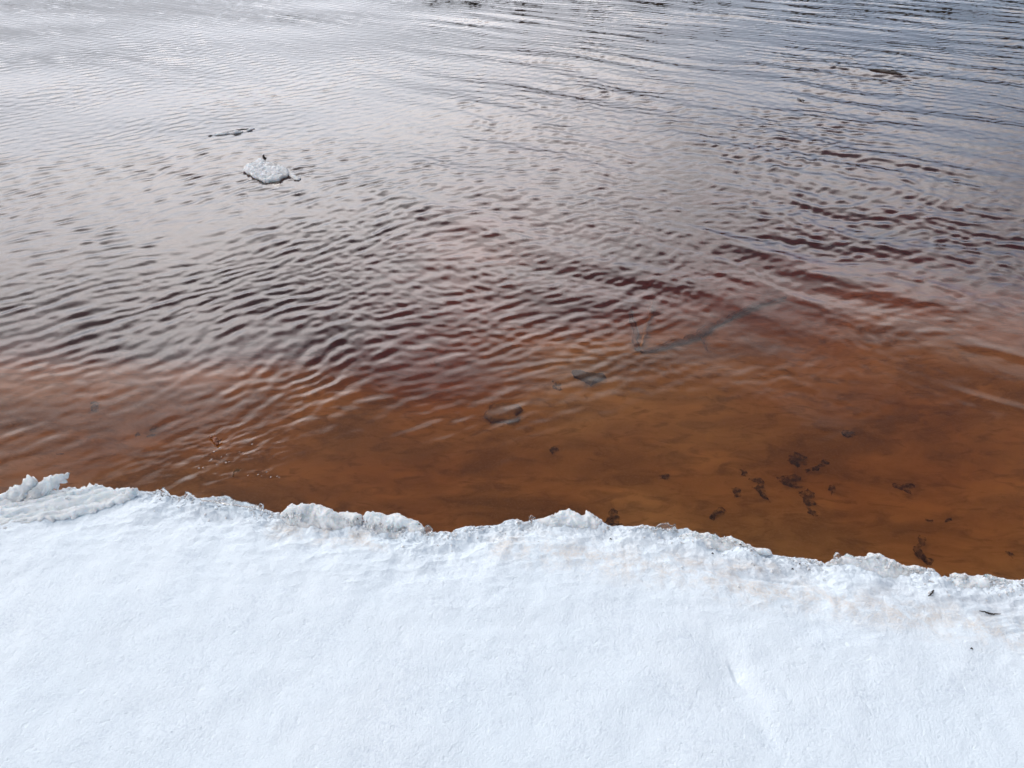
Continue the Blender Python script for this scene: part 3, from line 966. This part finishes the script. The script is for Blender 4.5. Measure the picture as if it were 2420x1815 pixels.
GL = "sunken leaves on the river bed"
leaves = [
    (blob(1884, 1088, 24, 17, 20, 1), "large dark sunken leaf at the top of the leaf cluster"),
    ([(1896, 1112), (1915, 1108), (1935, 1100), (1944, 1086), (1955, 1084), (1957, 1096), (1945, 1108), (1925, 1114), (1905, 1120)], "curved sunken leaf strip beside the largest leaf of the cluster"),
    ([(1834, 1130), (1850, 1126), (1880, 1124), (1892, 1132), (1880, 1140), (1897, 1152), (1880, 1156), (1862, 1148), (1840, 1142)], "torn sunken leaf in the middle of the leaf cluster"),
    ([(1768, 1132), (1785, 1130), (1802, 1134), (1806, 1150), (1808, 1168), (1823, 1190), (1806, 1182), (1792, 1164), (1776, 1152), (1790, 1146)], "long pointed dark sunken leaf bent like a boomerang"),
    (blob(1741, 1163, 14, 11, 70, 3), "small sunken leaf scrap beside the boomerang-shaped leaf"),
    ([(1884, 1168), (1905, 1160), (1926, 1170), (1918, 1180), (1930, 1192), (1912, 1198), (1896, 1190), (1898, 1180)], "broad sunken leaf piece below the torn leaf"),
    (blob(1918, 1212, 16, 7, 25, 5), "thin sunken leaf strip trailing below the leaf cluster"),
    ([(1674, 1222), (1690, 1208), (1704, 1202), (1712, 1208), (1713, 1218), (1700, 1218), (1684, 1228)], "ragged sunken leaf near the long low ice crust"),
    (blob(1966, 1156, 7, 12, -15, 7), "small oval sunken leaf on the far side of the cluster"),
    (blob(2006, 1024, 21, 8, 8, 8), "dim sunken leaf lying farther out beyond the cluster"),
    ([(2108, 1142), (2130, 1146), (2155, 1142), (2163, 1152), (2148, 1158), (2158, 1172), (2136, 1160), (2112, 1152)], "frayed sunken leaf with thin points, alone on the sand"),
    ([(2168, 1270), (2184, 1276), (2182, 1292), (2174, 1300), (2186, 1316), (2208, 1326), (2204, 1338), (2184, 1330), (2160, 1312), (2156, 1298), (2168, 1288)], "long twisted sunken leaf against the wedge of ice crust"),
    (blob(2195, 1229, 9, 4, 10, 9), "little crescent sunken leaf above the twisted one"),
    (blob(2242, 1228, 9, 5, -20, 10), "little sunken leaf flake paired with the crescent one"),
    (blob(1759, 1119, 10, 8, 40, 11), "tiny sunken leaf above the boomerang-shaped leaf"),
    (blob(1573, 1127, 12, 8, 0, 12), "round dark sunken leaf alone on bare sand"),
    ([(1448, 1194), (1456, 1204), (1462, 1216), (1470, 1236), (1462, 1248), (1430, 1246), (1432, 1226), (1440, 1208)], "dark pointed sunken leaf rising behind the crystalline ice mound"),
    (blob(2389, 1312, 12, 4, 25, 14), "narrow sunken leaf sliver at the edge of the photo"),
    (blob(224, 964, 11, 14, 10, 15), "dark upright sunken leaf out beyond the ice fins"),
    (blob(360, 1016, 9, 5, -30, 16), "small sunken leaf crumb before the drifting husk"),
    (blob(357, 1030, 8, 4, 10, 17), "second small sunken leaf crumb, under the first"),
    (blob(324, 1028, 8, 5, 0, 18), "small sunken leaf crumb set apart from the pair"),
    (blob(143, 1073, 9, 2, 5, 19), "thin sunken leaf splinter out from the ice fins"),
    (blob(1310, 1062, 12, 10, -60, 20), "faint brown sunken leaf in the middle of the sand"),
    (blob(1316, 912, 12, 9, 30, 21), "faint dark sunken leaf beside the dark stone"),
]
for k, (ol, lab) in enumerate(leaves):
    bed_piece("sunken_leaf", ol, M_LEAF, lab, "leaf", 200 + k, group=GL)
bed_piece("sunken_stone", [(1350, 878), (1368, 876), (1384, 884), (1408, 884), (1430, 888), (1432, 896), (1412, 904), (1394, 914), (1378, 904), (1358, 892)], M_STONE, "dark blue-grey stone on the bed near the sunken branch", "stone", 300, up=0.02, down=0.01, noise=0.006)
bed_piece("sunken_stone", [(1146, 990), (1160, 968), (1178, 956), (1204, 952), (1226, 958), (1234, 970), (1222, 980), (1228, 992), (1200, 1002), (1176, 998), (1160, 1004)], M_SILT, "broad faint purple-brown stone on the bed, coloured close to the sand", "stone", 301, up=0.02, down=0.01, noise=0.006, res=0.012)


def bpath(lst, lift):
    a = np.array(lst, float)
    return [q for q in bed_pt(a[:, 0], a[:, 1], lift)]


br = stick("sunken_branch", bpath([(1516, 830), (1560, 820), (1619, 804), (1658, 784), (1694, 764), (1729, 745), (1796, 718), (1858, 702)], 0.02), [0.009, 0.014, 0.021, 0.022, 0.018, 0.016, 0.013, 0.008], M_SUNK,
           "long dark branch lying under water on the sandy bed", "branch", 21)
stick("twig_and_shade", bpath([(1655, 786), (1664, 810), (1672, 828)], 0.02), [0.008, 0.006, 0.003], M_SUNK, None, None, 22, parent=br)
stick("twig_and_shade", bpath([(1505, 825), (1500, 780), (1490, 735)], 0.015), [0.012, 0.016, 0.008], M_SUNK, None, None, 23, parent=br)  # dark strip modelled for the shadow left of the pale stick
stick("peeled_stick", bpath([(1514, 818), (1524, 780), (1536, 735), (1546, 700)], 0.03), [0.007, 0.009, 0.008, 0.005], M_PALE, "pale peeled stick under water crossing the end of the dark branch", "stick", 24)

# ------------------------------------------------------------------ husk, bubbles and leaf afloat by the bank
hp_ = at_z(510, 1044, 0.0)
hk = stick("husk", [hp_ + [-0.012, 0.012, 0.004], hp_ + [0, 0, 0.008], hp_ + [0.010, -0.012, 0.008], hp_ + [0.016, -0.022, 0.003]], [0.004, 0.008, 0.009, 0.004], M_HUSK, "small red-brown seed husk drifting among bubbles by the bank", "husk", 31)
for k, (a, b) in enumerate((((500, 1034), (494, 1030)), ((518, 1042), (524, 1038)))):
    o = stick("husk_scale", wpx([a, ((a[0] + b[0]) / 2, (a[1] + b[1]) / 2), b], 0.008), [0.003, 0.004, 0.002], M_HUSK, None, None, 33 + k, parent=hk)
piece("floating_leaf", [(549, 1126), (550, 1116), (556, 1109), (566, 1105), (571, 1106), (566, 1112), (558, 1118), (552, 1127)], (560, 1116), 0.002, (0, 0, 1), M_LEAF, "dark curled leaf afloat between husk and ice lip", "leaf", res=0.005, up=0.004, down=0.002, edge=0.006, noise=0.001, seed=70, jag=0.2)


def bubble_mesh(name, r, seed):
    V, q = [], []
    rings, sides = 5, 12
    for k in range(rings):
        a = (math.pi / 2) * k / rings
        for j in range(sides):
            w = 2 * math.pi * j / sides
            V.append((r * math.cos(a) * math.cos(w), r * math.cos(a) * math.sin(w), 0.75 * r * math.sin(a)))
    V.append((0, 0, 0.75 * r))
    for k in range(rings - 1):
        for j in range(sides):
            q.append((k * sides + j, k * sides + (j + 1) % sides, (k + 1) * sides + (j + 1) % sides, (k + 1) * sides + j))
    tris = [((rings - 1) * sides + j, (rings - 1) * sides + (j + 1) % sides, rings * sides) for j in range(sides)]
    return make_mesh(name, np.array(V), np.array(q), tris + [list(range(sides))[::-1]])


M_BUB = ice_mat("bubble_film", (0.9, 0.88, 0.86), 0.6, 0.08, None, 0.0, 30)
bub = [(518, 1060, 7), (512, 1066, 4), (506, 1068, 7), (500, 1087, 7), (496, 1090, 4), (523, 1080, 4), (536, 1075, 4), (543, 1062, 3), (545, 1056, 3), (596, 1050, 5), (512, 1098, 5), (534, 1094, 6), (541, 1092, 4), (470, 1107, 5),
       (480, 1106, 5), (588, 1078, 3), (612, 1074, 3), (617, 1078, 3), (566, 1068, 3), (618, 1125, 4), (610, 1122, 4), (586, 1124, 4), (640, 1128, 5), (655, 1126, 4), (660, 1129, 4), (630, 1116, 4)]
bm_ = bubble_mesh("bubble", 0.001, 0)
bm_.materials.append(M_BUB)
for (bx, by, r_) in bub:
    o = bpy.data.objects.new("bubble", bm_)
    scene.collection.objects.link(o)
    q = at_z(bx, by, 0.0)
    o.location = (q[0], q[1], 0.0005)
    s_ = r_ * 0.62
    o.scale = (s_, s_ * 1.15, s_)
    tag(o, "tiny pale bubble on the brown water around the drifting husk", "bubble", "bubbles around the husk")

# ------------------------------------------------------------------ litter on the ice
def on_bank(px, py, lift=0.004):
    """Point on the top of the snow and ice along a sight line."""
    dg = bpy.context.evaluated_depsgraph_get()
    d = ray(px, py)
    hit, loc, *_ = scene.ray_cast(dg, Vector((0, 0, CAM_Z)), Vector(d))
    return np.array(loc) + np.array([0, 0, lift])


bpy.context.view_layer.update()


def build_ice_crumbs():
    """Loose crystals and crumbs of ice strewn along the lip."""
    r = random.Random(12)
    dg = bpy.context.evaluated_depsgraph_get()
    V, T = [], []
    base = [(1, 0, 0), (-1, 0, 0), (0, 1, 0), (0, -1, 0), (0, 0, 1), (0, 0, -1), (0.6, 0.6, 0.5), (-0.6, 0.5, 0.5), (0.5, -0.6, 0.55), (-0.5, -0.6, 0.5)]
    for k in range(2600):
        px = r.uniform(-30, 2450)
        py = float(np.interp(px, LIPX, LIPY)) + r.choice((r.uniform(-3, 10), r.expovariate(1 / 13.0) + 2))
        hit, loc, nor, *_ = scene.ray_cast(dg, Vector((0, 0, CAM_Z)), Vector(ray(px, py)))
        if px < 325 and r.random() < 0.9:
            continue
        if not hit or loc.z < 0.09:
            continue
        if fbm(np.array([px]), np.array([py]), 60, 2, 77)[0] < -0.15:
            continue
        sz = 0.0016 + 0.0045 * r.random() ** 2.5
        bm = bmesh.new()
        for q in base:
            bm.verts.new([c * sz * r.uniform(0.5, 1.3) for c in q])
        bmesh.ops.convex_hull(bm, input=bm.verts)
        rot = Vector((r.gauss(0, 1), r.gauss(0, 1), r.gauss(0, 1))).to_track_quat("Z", "Y")
        n0 = len(V)
        bm.verts.ensure_lookup_table()
        bm.verts.index_update()
        for v in bm.verts:
            V.append(tuple(loc + rot @ v.co + Vector((0, 0, sz * 0.15))))
        for f in bm.faces:
            T.append([n0 + v.index for v in f.verts])
        bm.free()
    me = make_mesh("ice_crumbs", np.array(V), np.array(T), smooth=False)
    tag(link("ice_crumbs", me, M_CRUMB), "loose crystals and crumbs of ice along the lip", None, None, "stuff")


build_ice_crumbs()
tw = stick("forked_twig", [on_bank(2193, 1411), on_bank(2198, 1407), on_bank(2201, 1403)], [0.0012, 0.0019, 0.0014], M_TWIG, "small dark two-piece twig on the ice below the wedge of crust", "twig", 41)
stick("twig_bud", [on_bank(2201, 1404), on_bank(2203, 1401), on_bank(2205, 1398)], [0.0014, 0.0026, 0.002], M_TWIG, None, None, 42, parent=tw)
stick("knotty_twig", [on_bank(a, b) for a, b in ((2313, 1446), (2326, 1448), (2336, 1452), (2346, 1453), (2364, 1453))], [0.0009, 0.0021, 0.0024, 0.002, 0.0008], M_TWIG, "thin dark knotty twig lying on stained snow near the photo edge", "twig", 43)
GC = "dark crumbs on the ice"
crumbs = [(520, 1189, "dark crumb on the smooth ice by the thin glassy plate"), (845, 1228, "dark speck on the cream-stained ice block"), (991, 1240, "dark crumb at the tip of the block with the hole"),
          (1443, 1275, "dark crumb on snow past the crystalline mound"), (1750, 1288, "dark crumb on top of the long low crust"), (1684, 1309, "dark crumb below the long low crust"),
          (1873, 1346, "dark crumb in the grey wet hollow"), (1890, 1334, "dark crumb at the lip between the two crusts"), (1157, 1247, "dark crumb on the lip before the ice curl"), (2296, 1534, "dark crumb alone on the open snow")]
for k, (a, b, lab) in enumerate(crumbs):
    c = on_bank(a, b, 0.001)
    stick("crumb", [c + [-0.003, 0, 0], c + [0, 0.001, 0.002], c + [0.003, -0.001, 0]], [0.0008, 0.0018, 0.0008], M_TWIG, lab, "crumb", 80 + k, group=GC)
